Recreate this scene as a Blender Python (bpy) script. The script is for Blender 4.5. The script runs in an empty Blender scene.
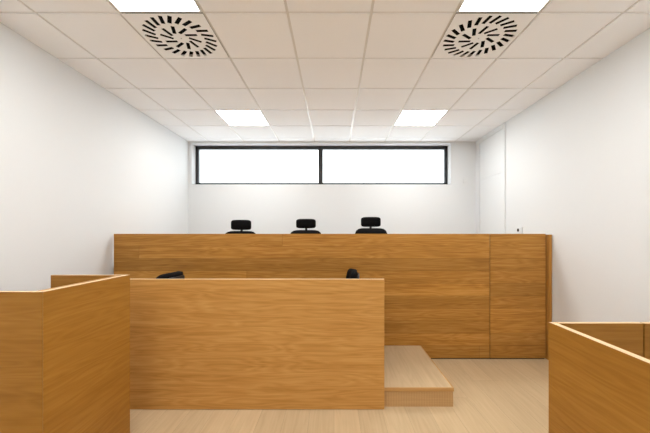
import bpy, bmesh, math, random
from mathutils import Vector, Matrix
random.seed(7)
S = bpy.context.scene
COL = S.collection

# ------------------------------------------------------------------ materials
class NT:
    """tiny node-tree helper"""
    def __init__(self, name):
        self.m = bpy.data.materials.new(name); self.m.use_nodes = True
        self.t = self.m.node_tree; self.t.nodes.clear()
        self.out = self.t.nodes.new('ShaderNodeOutputMaterial')
    def n(self, typ, **kw):
        nd = self.t.nodes.new(typ)
        for k, v in kw.items(): setattr(nd, k, v)
        return nd
    def put(self, sock, v):
        if isinstance(v, bpy.types.NodeSocket): self.t.links.new(v, sock)
        elif v is not None: sock.default_value = v
    def math(self, op, a, b=None, c=None):
        nd = self.n('ShaderNodeMath', operation=op)
        self.put(nd.inputs[0], a)
        if b is not None: self.put(nd.inputs[1], b)
        if c is not None: self.put(nd.inputs[2], c)
        return nd.outputs[0]
    def comb(self, x, y, z):
        nd = self.n('ShaderNodeCombineXYZ')
        for s, v in zip(nd.inputs, (x, y, z)): self.put(s, v)
        return nd.outputs[0]
    def noise(self, vec, scale, detail=3, rough=.5, dist=0):
        nd = self.n('ShaderNodeTexNoise'); self.put(nd.inputs['Vector'], vec)
        nd.inputs['Scale'].default_value = scale; nd.inputs['Detail'].default_value = detail
        nd.inputs['Roughness'].default_value = rough; nd.inputs['Distortion'].default_value = dist
        return nd.outputs['Fac']
    def white(self, vec):
        nd = self.n('ShaderNodeTexWhiteNoise', noise_dimensions='3D'); self.put(nd.inputs['Vector'], vec)
        return nd.outputs['Value']
    def ramp(self, fac, stops):
        nd = self.n('ShaderNodeValToRGB'); self.put(nd.inputs[0], fac)
        e = nd.color_ramp.elements
        while len(e) < len(stops): e.new(.5)
        for el, (p, c) in zip(e, stops): el.position = p; el.color = (*c, 1)
        return nd.outputs[0]
    def mix(self, fac, a, b, mode='MIX'):
        nd = self.n('ShaderNodeMix', data_type='RGBA', blend_type=mode)
        self.put(nd.inputs[0], fac)
        self.put(nd.inputs[6], a if isinstance(a, bpy.types.NodeSocket) else (*a, 1))
        self.put(nd.inputs[7], b if isinstance(b, bpy.types.NodeSocket) else (*b, 1))
        return nd.outputs[2]
    def bsdf(self, color, rough, spec=.5, metal=0, bump=None, bstr=.1, bdist=.002):
        b = self.n('ShaderNodeBsdfPrincipled')
        self.put(b.inputs['Base Color'], color if isinstance(color, bpy.types.NodeSocket) else (*color, 1))
        self.put(b.inputs['Roughness'], rough)
        b.inputs['Specular IOR Level'].default_value = spec
        b.inputs['Metallic'].default_value = metal
        if bump is not None:
            bp = self.n('ShaderNodeBump'); bp.inputs['Strength'].default_value = bstr
            bp.inputs['Distance'].default_value = bdist
            self.put(bp.inputs['Height'], bump); self.t.links.new(bp.outputs[0], b.inputs['Normal'])
        self.t.links.new(b.outputs[0], self.out.inputs[0])
        return self.m

def wood(name, along, row=None, row_w=.14, length=1.6, tones=None, rough=.42, tone_var=.35,
         grain_amt=.55, seam=.004, cath=1.0, streak=1.0):
    """oak: grain runs along one object axis; optional planks stacked over another."""
    N = NT(name)
    tc = N.n('ShaderNodeTexCoord'); sp = N.n('ShaderNodeSeparateXYZ')
    N.t.links.new(tc.outputs['Object'], sp.inputs[0])
    A = sp.outputs['XYZ'.index(along)]
    others = [i for i in range(3) if i != 'XYZ'.index(along)]
    rnd = N.n('ShaderNodeObjectInfo').outputs['Random']
    off = N.math('MULTIPLY', rnd, 37.0)
    seam_f = None; pid = 0.0
    B, C = sp.outputs[others[0]], sp.outputs[others[1]]
    if row:
        R = sp.outputs['XYZ'.index(row)]
        rq = N.math('DIVIDE', R, row_w); ri = N.math('FLOOR', rq); rf = N.math('FRACT', rq)
        sh = N.white(N.comb(ri, off, 3.7))
        aq = N.math('ADD', N.math('DIVIDE', A, length), N.math('MULTIPLY', sh, 5.0))
        ai = N.math('FLOOR', aq); af = N.math('FRACT', aq)
        pid = N.white(N.comb(ri, ai, off))
        s1 = N.math('LESS_THAN', rf, seam / row_w); s2 = N.math('LESS_THAN', af, seam / length)
        seam_f = N.math('MAXIMUM', s1, s2)
        shift = N.math('MULTIPLY', pid, 23.0)
    else:
        shift = off
    a2 = N.math('ADD', A, shift)
    # cathedral figure: slow warp across, banded
    v1 = N.comb(N.math('MULTIPLY', a2, .8), N.math('ADD', N.math('MULTIPLY', B, 8.0), shift), N.math('MULTIPLY', C, 8.0))
    warp = N.noise(v1, 1.0, 3, .45)
    rings = N.math('MULTIPLY', warp, 14.0 * cath)
    rings = N.math('ABSOLUTE', N.math('SUBTRACT', N.math('FRACT', rings), .5))
    rings = N.math('MULTIPLY', rings, 2.0)
    v2 = N.comb(N.math('MULTIPLY', a2, 2.2), N.math('ADD', N.math('MULTIPLY', B, 75.0), shift), N.math('MULTIPLY', C, 75.0))
    fine = N.noise(v2, 1.0, 4, .6)
    v3 = N.comb(N.math('MULTIPLY', a2, .6), N.math('ADD', N.math('MULTIPLY', B, 16.0), shift), N.math('MULTIPLY', C, 16.0))
    broad = N.noise(v3, 1.0, 3, .55)
    g = N.math('ADD', N.math('MULTIPLY', fine, .50), N.math('MULTIPLY', rings, .16))
    g = N.math('ADD', g, N.math('MULTIPLY', broad, .50 * streak))
    g = N.math('SUBTRACT', g, .08)
    d, m, l = tones
    mid = .5
    g = N.math('ADD', mid, N.math('MULTIPLY', N.math('SUBTRACT', g, mid), grain_amt * 2))
    colr = N.ramp(g, [(.15, d), (.5, m), (.85, l)])
    if row:
        k = N.math('ADD', 1 - tone_var / 2, N.math('MULTIPLY', pid, tone_var))
        colr = N.mix(1.0, colr, N.comb(k, k, N.math('MULTIPLY', k, .99)), 'MULTIPLY')
        colr = N.mix(N.math('MULTIPLY', seam_f, .55), colr, tuple(c * .35 for c in d))
    return N.bsdf(colr, rough, .22, bump=fine, bstr=.12, bdist=.0008)

def plain(name, c, rough=.6, spec=.5, metal=0, grain=None, gs=.02):
    N = NT(name)
    col = c; bump = None
    if grain:
        tc = N.n('ShaderNodeTexCoord'); nz = N.noise(tc.outputs['Object'], grain, 3, .6)
        col = N.ramp(nz, [(.3, tuple(max(0, x * (1 - gs * 2)) for x in c)), (.7, tuple(min(1, x * (1 + gs)) for x in c))])
        bump = nz
    return N.bsdf(col, rough, spec, metal, bump, .08, .001)

OAK_BENCH = ((.275, .117, .020), (.42, .200, .040), (.535, .28, .072))
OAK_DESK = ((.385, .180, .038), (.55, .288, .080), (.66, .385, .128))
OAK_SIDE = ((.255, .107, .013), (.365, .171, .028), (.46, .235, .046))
M = {}
M['planks'] = wood('oak_planks', 'X', 'Z', .1391, 6.5, OAK_BENCH, tone_var=.34, seam=.003, grain_amt=.72)
M['gate'] = wood('oak_planks_gate', 'X', 'Z', .1391, 60.0, OAK_BENCH, tone_var=.34, grain_amt=.72, seam=.003)
M['veneer_x'] = wood('oak_veneer_across', 'X', None, tones=OAK_DESK, grain_amt=.62)
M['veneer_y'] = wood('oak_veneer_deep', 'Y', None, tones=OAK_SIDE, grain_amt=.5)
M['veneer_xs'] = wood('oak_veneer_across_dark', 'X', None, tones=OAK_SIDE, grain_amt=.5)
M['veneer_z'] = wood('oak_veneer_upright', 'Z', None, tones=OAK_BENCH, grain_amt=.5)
M['edge'] = wood('oak_edge_band', 'X', None, tones=((.62, .42, .22), (.73, .52, .30), (.80, .60, .37)), grain_amt=.25)
M['edge_y'] = wood('oak_edge_band_deep', 'Y', None, tones=((.62, .42, .22), (.73, .52, .30), (.80, .60, .37)), grain_amt=.25)
FLOOR = ((.45, .325, .19), (.56, .425, .26), (.64, .50, .325))
M['floor'] = wood('pale_oak_laminate', 'Y', 'X', .19, 1.28, FLOOR, rough=.33, tone_var=.12, grain_amt=.4, seam=.0015, cath=.6)
M['deck'] = wood('pale_oak_deck', 'Y', None, tones=FLOOR, rough=.34, grain_amt=.4, cath=.6)
M['nosing'] = wood('oak_nosing', 'X', None, tones=((.42, .23, .08), (.52, .30, .11), (.60, .37, .15)), grain_amt=.3)
def ribbed():
    N = NT('ribbed_oak_riser')
    tc = N.n('ShaderNodeTexCoord'); sp = N.n('ShaderNodeSeparateXYZ'); N.t.links.new(tc.outputs['Object'], sp.inputs[0])
    f = N.math('PINGPONG', N.math('MULTIPLY', sp.outputs[0], 150.0), 1.0)
    h = N.noise(N.comb(N.math('MULTIPLY', sp.outputs[0], 3.0), sp.outputs[1], N.math('MULTIPLY', sp.outputs[2], 90.0)), 1.0, 3, .6)
    g = N.math('ADD', N.math('MULTIPLY', f, .4), N.math('MULTIPLY', h, .6))
    return N.bsdf(N.ramp(g, [(.2, (.46, .275, .115)), (.8, (.62, .41, .20))]), .55, .3, bump=f, bstr=.2)
M['riser'] = ribbed()
M['wall'] = plain('white_wall_paint', (.735, .758, .772), .75, .2, grain=120, gs=.004)
M['tile'] = plain('ceiling_tile', (.945, .96, .985), .85, .2, grain=260, gs=.012)
M['bar'] = plain('white_enamel_bar', (.74, .73, .71), .28, .6)
M['door'] = plain('white_door_lacquer', (.735, .758, .772), .42, .4)
M['white'] = plain('white_plastic', (.83, .83, .82), .4, .5)
M['diff_plate'] = plain('white_enamel_plate', (.92, .93, .94), .5, .4)
M['black_void'] = plain('black_duct_lining', (.006, .006, .006), .9, .1)
M['frame'] = plain('anthracite_aluminium', (.028, .030, .033), .45, .4)
M['dark'] = plain('dark_plinth', (.03, .018, .008), .8, .2)
M['fabric'] = plain('black_upholstery', (.004, .004, .0042), .85, .12, grain=400, gs=.2)
M['bplastic'] = plain('black_plastic', (.008, .008, .009), .4, .4)
M['metal'] = plain('brushed_steel', (.55, .55, .55), .3, .5, 1)
def emit(name, c, s):
    N = NT(name); e = N.n('ShaderNodeEmission'); e.inputs[0].default_value = (*c, 1); e.inputs[1].default_value = s
    N.t.links.new(e.outputs[0], N.out.inputs[0]); return N.m
LAMP = 25.8
M['lamp'] = emit('lit_opal_panel', (1.0, .992, .975), LAMP)
def glass():
    N = NT('window_glass')
    t = N.n('ShaderNodeBsdfTransparent'); t.inputs[0].default_value = (.97, .985, .985, 1)
    g = N.n('ShaderNodeBsdfGlossy'); g.inputs['Roughness'].default_value = .02
    f = N.n('ShaderNodeFresnel'); f.inputs[0].default_value = 1.45
    mx = N.n('ShaderNodeMixShader')
    N.t.links.new(N.math('MULTIPLY', f.outputs[0], .6), mx.inputs[0])
    N.t.links.new(t.outputs[0], mx.inputs[1]); N.t.links.new(g.outputs[0], mx.inputs[2])
    N.t.links.new(mx.outputs[0], N.out.inputs[0]); return N.m
M['glass'] = glass()

# ------------------------------------------------------------------ mesh helpers
def box(bm, lo, hi, bev=0, seg=1, mi=0, top=None, ends=None):
    """axis box; top / ends = material index for the top face and the narrow end faces"""
    b2 = bmesh.new()
    bmesh.ops.create_cube(b2, size=1)
    lo, hi = Vector(lo), Vector(hi)
    for v in b2.verts:
        v.co = Vector([lo[i] + (v.co[i] + .5) * (hi[i] - lo[i]) for i in range(3)])
    for f in b2.faces:
        f.material_index = mi
        if top is not None and f.normal.z > .9: f.material_index = top
        if ends == 'X' and abs(f.normal.x) > .9: f.material_index = top
        if ends == 'Y' and abs(f.normal.y) > .9: f.material_index = top
    if bev: bmesh.ops.bevel(b2, geom=b2.edges[:], offset=bev, segments=seg, affect='EDGES', profile=.5)
    merge(bm, b2)
def merge(bm, b2):
    me = bpy.data.meshes.new('t'); b2.to_mesh(me); b2.free(); bm.from_mesh(me); bpy.data.meshes.remove(me)
def cyl(bm, p0, p1, r0, r1=None, n=20, cap=True):
    r1 = r0 if r1 is None else r1
    p0, p1 = Vector(p0), Vector(p1); ax = (p1 - p0).normalized()
    ref = Vector((0, 0, 1)) if abs(ax.z) < .9 else Vector((1, 0, 0))
    u = ax.cross(ref).normalized(); w = ax.cross(u)
    ra = [bm.verts.new(p0 + (u * math.cos(a) + w * math.sin(a)) * r0) for a in (2 * math.pi * i / n for i in range(n))]
    rb = [bm.verts.new(p1 + (u * math.cos(a) + w * math.sin(a)) * r1) for a in (2 * math.pi * i / n for i in range(n))]
    for i in range(n): bm.faces.new((ra[i], ra[(i + 1) % n], rb[(i + 1) % n], rb[i]))
    if cap: bm.faces.new(ra[::-1]); bm.faces.new(rb)
def obj(name, bm, mats, parent=None, loc=(0, 0, 0), rot=(0, 0, 0), smooth=False):
    bmesh.ops.recalc_face_normals(bm, faces=bm.faces[:])
    me = bpy.data.meshes.new(name); bm.to_mesh(me); bm.free()
    for m in (mats if isinstance(mats, (list, tuple)) else [mats]): me.materials.append(m)
    if smooth:
        for p in me.polygons: p.use_smooth = True
    o = bpy.data.objects.new(name, me); COL.objects.link(o)
    o.location = loc; o.rotation_euler = rot
    if parent: o.parent = parent
    return o
def thing(name, label, cat, loc=(0, 0, 0), rz=0, group=None):
    o = bpy.data.objects.new(name, None); COL.objects.link(o); o.empty_display_size = .1
    o.location = loc; o.rotation_euler = (0, 0, rz); o['label'] = label; o['category'] = cat
    if group: o['group'] = group
    return o
def struct(o): o['kind'] = 'structure'; return o
def sbox(name, lo, hi, mats, parent=None, **kw):
    """box whose object origin is its lower centre (so Object coords stay local)"""
    lo, hi = Vector(lo), Vector(hi); org = Vector(((lo.x + hi.x) / 2, (lo.y + hi.y) / 2, lo.z))
    bm = bmesh.new(); box(bm, lo - org, hi - org, **kw)
    return obj(name, bm, mats, parent, org)

# ------------------------------------------------------------------ dimensions
EYE = 1.40; CEIL = 2.98
XL, XR, YB, YF = -2.49, 2.42, 5.50, -2.60
YBEN = 3.598; YDESK = 2.565

# ------------------------------------------------------------------ setting
bm = bmesh.new(); box(bm, (XL - .2, YF - .2, -.15), (XR + .2, YB + .3, 0))
floor = struct(obj('floor', bm, M['floor']))
dais = sbox('dais', (XL + .002, YBEN + .10, .0), (XR - .002, YB - .002, .30), M['deck'], floor); struct(dais)
bm = bmesh.new(); box(bm, (XL - .2, YF - .2, 0), (XL, YB + .3, CEIL + .1)); struct(obj('wall_left', bm, M['wall']))
bm = bmesh.new()
DY0, DY1 = 4.555, 5.385
box(bm, (XR, YF - .2, 0), (XR + .2, DY0, CEIL + .1)); box(bm, (XR, DY1, 0), (XR + .2, YB + .3, CEIL + .1))
box(bm, (XR, DY0, 0), (XR + .2, DY1, .30)); box(bm, (XR + .05, DY0, .30), (XR + .2, DY1, CEIL + .1))
struct(obj('wall_right', bm, M['wall']))
bm = bmesh.new(); box(bm, (XL, YF - .2, 0), (XR, YF, CEIL + .1)); struct(obj('wall_front', bm, M['white']))
WX0, WX1, WZ0, WZ1 = -2.43, 1.995, 2.247, 2.945
bm = bmesh.new()
box(bm, (XL, YB, 0), (XR, YB + .3, WZ0)); box(bm, (XL, YB, WZ1), (XR, YB + .3, CEIL + .1))
box(bm, (XL, YB, WZ0), (WX0, YB + .3, WZ1)); box(bm, (WX1, YB, WZ0), (XR, YB + .3, WZ1))
struct(obj('wall_back', bm, M['wall']))

# window: anthracite frame set back in the opening, two panes
win = bpy.data.objects.new('window_1', None); COL.objects.link(win); struct(win); win.location = (-.2, YB + .15, WZ0)
def wl(x, y, z): return (x + .2, y - YB - .15, z - WZ0)
YW = YB + .15; FW = .052
bm = bmesh.new()
box(bm, wl(WX0, YW, WZ1 - .058), wl(WX1, YW + .07, WZ1), .003)
box(bm, wl(WX0, YW, WZ0), wl(WX1, YW + .07, WZ0 + FW), .003)
box(bm, wl(WX0, YW, WZ0), wl(WX0 + FW, YW + .07, WZ1), .003)
box(bm, wl(WX1 - FW, YW, WZ0), wl(WX1, YW + .07, WZ1), .003)
struct(obj('window_frame', bm, M['frame'], win))
MX = -.235
bm = bmesh.new(); box(bm, wl(MX - .040, YW - .004, WZ0 + FW), wl(MX + .040, YW + .07, WZ1 - .058), .003)
struct(obj('mullion', bm, M['frame'], win))
for a, b in ((WX0 + FW - .01, MX - .035), (MX + .035, WX1 - FW + .01)):
    bm = bmesh.new(); box(bm, wl(a, YW + .032, WZ0 + FW - .01), wl(b, YW + .038, WZ1 - .048))
    struct(obj('window_pane', bm, M['glass'], win))

# door in the right-hand wall: leaf, overpanel, casing, handle
door = bpy.data.objects.new('door_1', None); COL.objects.link(door); struct(door); door.location = (XR, (DY0 + DY1) / 2, .30)
def dl(x, y, z): return (x - XR, y - (DY0 + DY1) / 2, z - .30)
bm = bmesh.new(); box(bm, dl(XR + .004, DY0 + .003, .306), dl(XR + .045, DY1 - .003, 2.2885), .002); leaf = struct(obj('door_leaf', bm, M['door'], door))
bm = bmesh.new(); box(bm, dl(XR + .004, DY0 + .003, 2.2915), dl(XR + .045, DY1 - .003, 2.975), .002); struct(obj('over_panel', bm, M['door'], door))
bm = bmesh.new()
box(bm, dl(XR - .013, DY0 - .012, .30), dl(XR, DY0 + .045, CEIL), .003)
box(bm, dl(XR - .013, DY1 - .045, .30), dl(XR, DY1 + .012, CEIL), .003)
box(bm, dl(XR - .013, DY0 + .045, CEIL - .075), dl(XR, DY1 - .045, CEIL - .002), .003)
struct(obj('door_frame', bm, M['door'], door))
bm = bmesh.new(); cyl(bm, (0, 0, 0), (-.05, 0, 0), .010); cyl(bm, (-.045, -.005, 0), (-.045, .12, 0), .009); cyl(bm, (0, 0, 0), (-.008, 0, 0), .025)
struct(obj('door_handle', bm, M['metal'], leaf, dl(XR + .004, DY0 + .10, 1.33), smooth=False))

# ceiling: lay-in tiles hanging just below white bars, cells left open for lamps and air diffusers
P = .60; GX = -.333; GY = 2.30; GAP = .020; DROP = .008
cols = range(-4, 6); rows = range(-9, 7)
LIGHTS = [(-2, -1), (2, -1), (-2, 3), (2, 3), (-2, -5), (2, -5)]     # (column, row) cells; last pair unseen, added to brighten the dark front
VENTS = [(-2, 0), (2, 0)]
bm = bmesh.new()
box(bm, (XL - .2, YF - .2, CEIL + .10), (XR + .2, YB + .3, CEIL + .25))
for c in cols:
    for r in rows:
        if (c, r) in LIGHTS or (c, r) in VENTS: continue
        x0, x1 = GX + c * P + GAP / 2, GX + (c + 1) * P - GAP / 2
        y0, y1 = GY + r * P + GAP / 2, GY + (r + 1) * P - GAP / 2
        x0, x1, y0, y1 = max(x0, XL), min(x1, XR), max(y0, YF), min(y1, YB)
        if x1 - x0 < .01 or y1 - y0 < .01: continue
        box(bm, (x0, y0, CEIL), (x1, y1, CEIL + .02), .0015)
ceil = struct(obj('ceiling', bm, M['tile']))
bm = bmesh.new()
for c in cols:
    x = GX + c * P
    if XL < x < XR: box(bm, (x - .012, YF, CEIL + DROP), (x + .012, YB, CEIL + DROP + .03))
for r in rows:
    y = GY + r * P
    if YF < y < YB: box(bm, (XL, y - .012, CEIL + DROP + .0004), (XR, y + .012, CEIL + DROP + .03))
struct(obj('ceiling_grid', bm, M['bar'], ceil))

# ------------------------------------------------------------------ ceiling lamps
lamp_label = {(-2, -1): 'square lit ceiling panel cut by the top edge, left, beside the left air diffuser',
              (2, -1): 'square lit ceiling panel cut by the top edge, right, beside the right air diffuser',
              (-2, 3): 'square lit ceiling panel near the window, left of the two far ones',
              (2, 3): 'square lit ceiling panel near the window, right of the two far ones',
              (-2, -5): 'square fill light panel added unseen behind the camera, left side',
              (2, -5): 'square fill light panel added unseen behind the camera, right side'}
for (c, r) in LIGHTS:
    cx, cy = GX + (c + .5) * P, GY + (r + .5) * P
    t = thing('ceiling_light', lamp_label[(c, r)], 'ceiling light', (cx, cy, CEIL), group='square ceiling light panels')
    h = .292; w = .012
    bm = bmesh.new()
    box(bm, (-h, -h, -.002), (h, -h + w, .012)); box(bm, (-h, h - w, -.002), (h, h, .012))
    box(bm, (-h, -h + w, -.002), (-h + w, h - w, .012)); box(bm, (h - w, -h + w, -.002), (h, h - w, .012))
    obj('frame', bm, M['bar'], t)
    bm = bmesh.new(); box(bm, (-h + w, -h + w, .001), (h - w, h - w, .010)); obj('diffuser', bm, M['lamp'], t)

# ------------------------------------------------------------------ swirl air diffusers
def slot_rects():
    out = []
    for n, r0, r1, w, tilt in ((24, .184, .272, .029, 22), (10, .060, .152, .027, 22)):
        for k in range(n):
            a = 2 * math.pi * (k + .35) / n; rm = (r0 + r1) / 2; L = (r1 - r0) / math.cos(math.radians(tilt)) * .97
            p = Vector((math.cos(a) * rm, math.sin(a) * rm, 0)); d = a + math.radians(tilt)
            out.append((p, d, L, w))
    return out
def make_vent(label, cell):
    cx, cy = GX + (cell[0] + .5) * P, GY + (cell[1] + .5) * P
    t = thing('ceiling_air_vent', label, 'air vent', (cx, cy, CEIL), group='swirl air diffusers')
    bm = bmesh.new(); box(bm, (-.2925, -.2925, -.001), (.2925, .2925, .0005))
    pl = obj('plate', bm, M['diff_plate'], t)
    cb = bmesh.new()
    for p, d, L, w in slot_rects():
        b2 = bmesh.new(); box(b2, (-L / 2, -w / 2, -.02), (L / 2, w / 2, .02))
        bmesh.ops.transform(b2, matrix=Matrix.Translation(p) @ Matrix.Rotation(d, 4, 'Z'), verts=b2.verts); merge(cb, b2)
    cut = obj('cutter', cb, M['black_void'])
    md = pl.modifiers.new('b', 'BOOLEAN'); md.operation = 'DIFFERENCE'; md.object = cut; md.solver = 'EXACT'
    pl.parent = None; bpy.context.view_layer.update()
    me = bpy.data.meshes.new_from_object(pl.evaluated_get(bpy.context.evaluated_depsgraph_get()))
    pl.modifiers.clear(); pl.data = me; pl.parent = t
    bpy.data.objects.remove(cut)
    # dark plenum behind the slots, swirl blades inside it
    bm = bmesh.new(); box(bm, (-.290, -.290, .0035), (.290, .290, .03))
    for f in [f for f in bm.faces if f.normal.z < -.9]: bm.faces.remove(f)
    obj('plenum', bm, M['black_void'], t)
    bm = bmesh.new(); cyl(bm, (0, 0, -.003), (0, 0, 0), .006, n=12); obj('screw', bm, M['metal'], t)
make_vent('round swirl air diffuser in a square white ceiling plate, the left one', VENTS[0])
make_vent('round swirl air diffuser in a square white ceiling plate, the right one', VENTS[1])

# ------------------------------------------------------------------ judges' bench across the room
bench = thing('judge_bench', 'long wall-to-wall oak plank bench in front of the three headrest chairs', 'bench', (-.1, YBEN, 0))
def bl(x, y, z): return (x + .1, y - YBEN, z)
BT = 1.402
def bpart(name, lo, hi, mats, **kw):
    lo, hi = Vector(bl(*lo)), Vector(bl(*hi)); org = Vector(((lo.x + hi.x) / 2, (lo.y + hi.y) / 2, lo.z))
    bm = bmesh.new(); box(bm, lo - org, hi - org, **kw); return obj(name, bm, mats, bench, org)
bpart('front_panel', (-2.461, YBEN, .012), (1.7385, YBEN + .035, BT), [M['planks'], M['edge']], bev=.0015, top=1)
bpart('gate', (1.7465, YBEN, .012), (2.366, YBEN + .035, BT), [M['gate'], M['edge']], bev=.0015, top=1)
bpart('end_post', (2.378, YBEN - .032, .0), (2.414, YBEN + .05, BT - .008), [M['veneer_z'], M['edge']], bev=.001, top=1)
bpart('plinth', (-2.46, YBEN + .012, 0), (2.36, YBEN + .03, .012), M['dark'])
bpart('desktop', (-2.468, YBEN + .036, 1.03), (1.70, YBEN + .66, 1.06), [M['veneer_xs'], M['edge']], bev=.001)
for x in (-2.44, -.90, 1.02, 1.66):
    bpart('support_panel', (x, YBEN + .105, .30), (x + .03, YBEN + .42, 1.03), M['veneer_y'])

# ------------------------------------------------------------------ low platform
PX0, PX1, PY0, PY1, PZ = -2.2, .972, 2.606, 3.595, .154
plat = thing('platform', 'low pale oak step platform behind the clerk desk, against the tall bench', 'platform', ((PX0 + PX1) / 2, (PY0 + PY1) / 2, 0))
def ppart(name, lo, hi, mats, **kw):
    o = Vector(plat.location); lo, hi = Vector(lo) - o, Vector(hi) - o
    org = Vector(((lo.x + hi.x) / 2, (lo.y + hi.y) / 2, lo.z)); bm = bmesh.new(); box(bm, lo - org, hi - org, **kw); return obj(name, bm, mats, plat, org)
ppart('deck', (PX0, PY0 + .012, PZ - .030), (PX1 - .012, PY1, PZ), M['deck'])
n1 = ppart('nosing', (PX0, PY0, PZ - .030), (PX1, PY0 + .012, PZ), M['nosing'], bev=.0015); n1['label'] = 'orange oak nosing strip'
ppart('nosing', (PX1 - .012, PY0 + .012, PZ - .030), (PX1, PY1, PZ), M['nosing'], bev=.0015)
rs = ppart('riser', (PX0 + .01, PY0 + .006, 0), (PX1 - .006, PY1, PZ - .030), M['riser']); rs['label'] = 'finely ribbed riser'

# ------------------------------------------------------------------ clerk desk
desk = thing('clerk_desk', 'wide light oak desk with a plain full-height front, in the middle of the room', 'desk', (-.8, YDESK, 0))
def kpart(name, lo, hi, mats, par=None, **kw):
    o = Vector(desk.location); lo, hi = Vector(lo) - o, Vector(hi) - o
    org = Vector(((lo.x + hi.x) / 2, (lo.y + hi.y) / 2, lo.z)); bm = bmesh.new(); box(bm, lo - org, hi - org, **kw); return obj(name, bm, mats, desk, org)
DT = 1.0395
kpart('front_panel', (-2.0, YDESK, .003), (.4015, YDESK + .030, DT), [M['veneer_x'], M['edge']], bev=.0012, top=1, ends='X')
kpart('desktop', (-1.98, YDESK + .031, .875), (.38, YDESK + .40, .905), [M['veneer_x'], M['edge']], bev=.001)
for x in (-1.98, .35):
    kpart('side_panel', (x, YDESK + .034, PZ), (x + .03, YDESK + .38, .875), [M['veneer_y'], M['edge']], bev=.001)

# ------------------------------------------------------------------ witness stand (left foreground)
SX0, SX1, SY0, SY1, ST = -1.94, -1.394, 1.5425, 2.20, 1.122
stand = thing('witness_stand', 'narrow tall oak stand, corner facing us, in the left foreground', 'stand', ((SX0 + SX1) / 2, (SY0 + SY1) / 2, 0))
def wpart(name, lo, hi, mats, **kw):
    o = Vector(stand.location); lo, hi = Vector(lo) - o, Vector(hi) - o
    org = Vector(((lo.x + hi.x) / 2, (lo.y + hi.y) / 2, lo.z)); bm = bmesh.new(); box(bm, lo - org, hi - org, **kw); return obj(name, bm, mats, stand, org)
def mitre(name, pts, mats):
    """upright board with a mitred plan outline"""
    o = Vector(stand.location); cx = sum(p[0] for p in pts) / 4; cy = sum(p[1] for p in pts) / 4
    bm = bmesh.new()
    lo = [bm.verts.new((p[0] - cx, p[1] - cy, 0)) for p in pts]; hi = [bm.verts.new((p[0] - cx, p[1] - cy, ST)) for p in pts]
    for i in range(4): bm.faces.new((lo[i], lo[(i + 1) % 4], hi[(i + 1) % 4], hi[i]))
    bm.faces.new(lo[::-1]); bm.faces.new(hi).material_index = 1
    return obj(name, bm, mats, stand, (cx - o.x, cy - o.y, 0))
T = .030
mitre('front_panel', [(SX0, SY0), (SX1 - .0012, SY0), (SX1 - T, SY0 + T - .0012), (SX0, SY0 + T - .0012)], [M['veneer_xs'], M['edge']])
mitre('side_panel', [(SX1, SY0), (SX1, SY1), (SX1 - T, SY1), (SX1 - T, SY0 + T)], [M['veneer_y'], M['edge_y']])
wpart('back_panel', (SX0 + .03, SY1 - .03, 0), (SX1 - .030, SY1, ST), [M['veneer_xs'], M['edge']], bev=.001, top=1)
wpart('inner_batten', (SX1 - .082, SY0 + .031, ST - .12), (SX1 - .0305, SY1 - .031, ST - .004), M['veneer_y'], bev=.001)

# ------------------------------------------------------------------ dock enclosure (right foreground)
KX0, KY0, KY1, KT = 1.219, .55, 1.83, .90
dock = thing('dock_enclosure', 'low oak partition enclosure reaching the right wall, in the right foreground', 'partition', ((KX0 + XR) / 2, (KY0 + KY1) / 2, 0))
def dpart(name, lo, hi, mats, **kw):
    o = Vector(dock.location); lo, hi = Vector(lo) - o, Vector(hi) - o
    org = Vector(((lo.x + hi.x) / 2, (lo.y + hi.y) / 2, lo.z)); bm = bmesh.new(); box(bm, lo - org, hi - org, **kw); return obj(name, bm, mats, dock, org)
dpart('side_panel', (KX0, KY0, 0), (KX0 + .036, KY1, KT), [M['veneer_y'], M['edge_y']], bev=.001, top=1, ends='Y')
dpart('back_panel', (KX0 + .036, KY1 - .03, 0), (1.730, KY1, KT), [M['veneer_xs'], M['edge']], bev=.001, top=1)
dpart('gate', (1.737, KY1 - .03, .01), (XR - .01, KY1, KT), [M['veneer_xs'], M['edge']], bev=.001, top=1)

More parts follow.
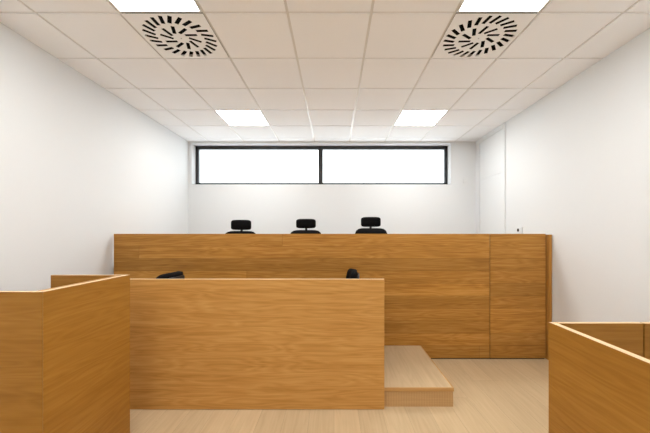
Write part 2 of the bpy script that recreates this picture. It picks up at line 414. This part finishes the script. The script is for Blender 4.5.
# ------------------------------------------------------------------ office chairs
def cushion(w, h, t, r=.05, bend=0, crown=0, taper=0):
    """rounded upholstered pad in the X-Z plane, thickness Y, curved about Z"""
    b = bmesh.new(); nx, nz = 12, 10
    bmesh.ops.create_cube(b, size=1)
    bmesh.ops.subdivide_edges(b, edges=b.edges[:], cuts=9, use_grid_fill=True)
    for v in b.verts:
        x, y, z = v.co * 2
        n = 6.0
        L = (abs(x) ** n + abs(z) ** n) ** (1 / n)            # superellipse outline
        m = max(abs(x), abs(z))
        if L > 1e-6: x, z = x * m / L, z * m / L
        edge = max(0, m)
        yy = y * (1 - .55 * edge ** 6)
        X, Z = x * w / 2, z * h / 2
        X *= 1 - taper * (z + 1) / 2
        Y = yy * t / 2 - bend * (x * x) + 0
        Z += -crown * x * x if z > 0 else 0
        v.co = (X, Y, Z)
    return b
def office_chair(name, label, loc, rz, seat_z, back_top, back_h, back_w, headrest=None, arms=True, group=None):
    """chair faces local -Y. heights are above the chair's own floor."""
    t = thing(name, label, 'chair', loc, rz, group)
    bm = bmesh.new()
    for k in range(5):
        a = 2 * math.pi * k / 5 + .3
        d = Vector((math.cos(a), math.sin(a), 0)); n = Vector((-d.y, d.x, 0))
        p0, p1 = d * .03 + Vector((0, 0, .105)), d * .275 + Vector((0, 0, .075))
        q = []
        for p, w, h in ((p0, .028, .03), (p1, .017, .018)):
            q.append([bm.verts.new(p + n * sx * w + Vector((0, 0, sz * h))) for sx, sz in ((-1, -.6), (1, -.6), (.7, .6), (-.7, .6))])
        for i in range(4): bm.faces.new((q[0][i], q[0][(i + 1) % 4], q[1][(i + 1) % 4], q[1][i]))
        bm.faces.new(q[0][::-1]); bm.faces.new(q[1])
    cyl(bm, (0, 0, .08), (0, 0, .14), .045, .036)
    obj('base', bm, M['bplastic'], t)
    for k in range(5):
        a = 2 * math.pi * k / 5 + .3; d = Vector((math.cos(a), math.sin(a), 0)); n = Vector((-d.y, d.x, 0))
        bm = bmesh.new(); c = d * .262
        cyl(bm, c + Vector((0, 0, .027)) - n * .022, c + Vector((0, 0, .027)) - n * .006, .027)
        cyl(bm, c + Vector((0, 0, .027)) + n * .006, c + Vector((0, 0, .027)) + n * .022, .027)
        cyl(bm, c + Vector((0, 0, .03)), c + Vector((0, 0, .075)), .008, n=10)
        obj('caster', bm, M['bplastic'], t)
    bm = bmesh.new(); cyl(bm, (0, 0, .13), (0, 0, .30), .026); cyl(bm, (0, 0, .28), (0, 0, seat_z - .09), .015)
    obj('gas_lift', bm, M['bplastic'], t)
    bm = bmesh.new(); box(bm, (-.10, -.10, seat_z - .10), (.10, .12, seat_z - .06), .01, 2); obj('mechanism', bm, M['bplastic'], t)
    b = cushion(.49, .47, .08)
    bmesh.ops.transform(b, matrix=Matrix.Translation((0, -.01, seat_z - .02)) @ Matrix.Rotation(math.radians(90), 4, 'X'), verts=b.verts)
    obj('seat', b, M['fabric'], t, smooth=True)
    yb = .235
    b = cushion(back_w, back_h, .075, bend=.045, crown=.008)
    tilt = math.radians(-8)
    bmesh.ops.transform(b, matrix=Matrix.Translation((0, yb, back_top - back_h / 2)) @ Matrix.Rotation(tilt, 4, 'X'), verts=b.verts)
    back = obj('backrest', b, M['fabric'], t, smooth=True)
    b = cushion(back_w * .8, back_h * .86, .02, bend=.030)
    bmesh.ops.transform(b, matrix=Matrix.Translation((0, yb + .043, back_top - back_h / 2 - .01)) @ Matrix.Rotation(tilt, 4, 'X'), verts=b.verts)
    obj('shell', b, M['bplastic'], back, smooth=True)
    bm = bmesh.new()
    box(bm, (-.035, .08, seat_z - .095), (.035, yb + .05, seat_z - .07), .006, 2); box(bm, (-.035, yb + .035, seat_z - .095), (.035, yb + .06, back_top - back_h * .55), .006, 2)
    obj('back_bracket', bm, M['bplastic'], t)
    if arms:
        for s in (-1, 1):
            bm = bmesh.new()
            cyl(bm, (s * .15, 0, seat_z - .075), (s * .275, 0, seat_z - .075), .013, n=12); cyl(bm, (s * .275, 0, seat_z - .085), (s * .275, 0, seat_z + .19), .014, n=12)
            a = obj('arm_post', bm, M['bplastic'], t)
            b = cushion(.075, .25, .03)
            bmesh.ops.transform(b, matrix=Matrix.Translation((s * .275, 0, seat_z + .20)) @ Matrix.Rotation(math.radians(90), 4, 'X'), verts=b.verts)
            obj('arm_pad', b, M['bplastic'], a, smooth=True)
    if headrest:
        hb, ht, hw = headrest
        yh = yb + .055
        b = cushion(hw, ht - hb, .07, bend=.018, crown=.004)
        bmesh.ops.transform(b, matrix=Matrix.Translation((0, yh, (hb + ht) / 2)), verts=b.verts)
        hr = obj('headrest', b, M['fabric'], t, smooth=True)
        bm = bmesh.new(); box(bm, (-.017, yh + .012, back_top - .20), (.017, yh + .026, hb + .05), .004, 2)
        obj('headrest_stem', bm, M['bplastic'], hr)
    return t
DZ = .30
yc = 4.65 - .235
def jz(py, d=4.65): return EYE + (234 - py) * d / 322 - DZ
for (px, bt, hb, ht, rz, lab) in (
        (240.7, 230.9, 229.9, 219.7, .10, 'black headrest chair behind the tall bench, leftmost of the three and lowest set'),
        (305.8, 229.9, 228.2, 218.7, 0, 'black headrest chair behind the tall bench, middle one under the window mullion'),
        (371.0, 228.0, 226.8, 216.8, -.03, 'black headrest chair behind the tall bench, rightmost of the three and highest set')):
    X = (px - 334) / 322 * 4.65
    office_chair('judge_chair', lab, (X + .235 * math.sin(rz), yc + .235 * (1 - math.cos(rz)), DZ), rz, .52, jz(bt), .66, .48, (jz(hb), jz(ht), .285), True, 'judges chairs behind the bench')
office_chair('clerk_chair', 'black swivel chair turned sideways, showing above the left end of the wide front desk',
             (-1.63 - .235, 3.26, PZ), math.radians(-96), .45, .862, .42, .43, None, False, 'clerks chairs behind the front desk')
office_chair('clerk_chair', 'black swivel chair turned sideways, showing above the right end of the wide front desk',
             (.185 - .235, 3.26, PZ), math.radians(-88), .45, .885, .42, .43, None, False, 'clerks chairs behind the front desk')

# ------------------------------------------------------------------ wall fittings
t = thing('wall_socket', 'small white socket plate on the right wall just above the bench gate', 'socket', (XR, 4.21, 1.405))
bm = bmesh.new(); box(bm, (-.010, -.08, 0), (0, .08, .085), .003, 2); obj('plate', bm, M['door'], t)
bm = bmesh.new(); cyl(bm, (-.0105, .005, .045), (-.0125, .005, .045), .022); obj('port', bm, M['dark'], t)
t = thing('wall_sensor', 'small white sensor box high on the back wall right of the window', 'sensor', (2.238, YB, 2.27))
bm = bmesh.new(); box(bm, (-.04, -.028, 0), (.04, 0, .085), .006, 2); obj('body', bm, M['door'], t)
bm = bmesh.new(); box(bm, (-.022, -.0305, .018), (.022, -.028, .045), .001); obj('lens', bm, M['door'], t)

# ------------------------------------------------------------------ daylight, camera
W = bpy.data.worlds.new('overcast_sky'); S.world = W; W.use_nodes = True
bg = W.node_tree.nodes['Background']; bg.inputs[0].default_value = (.93, .97, 1.0, 1); bg.inputs[1].default_value = 4.6
cam = bpy.data.cameras.new('camera'); co = bpy.data.objects.new('camera', cam); COL.objects.link(co)
co.location = (0, 0, EYE); co.rotation_euler = (math.pi / 2, 0, 0)
cam.sensor_width = 36; cam.lens = 322 * 36 / 650
cam.shift_x = -(334 - 325) / 650; cam.shift_y = (234 - 216.5) / 650; cam.clip_start = .05
S.camera = co
S.view_settings.view_transform = 'Standard'; S.view_settings.look = 'None'
S.view_settings.exposure = 0.08; S.view_settings.gamma = 1.0; S.view_settings.use_curve_mapping = False
S.cycles.max_bounces = 12; S.cycles.diffuse_bounces = 8; S.cycles.transparent_max_bounces = 8
S.cycles.use_denoising = True
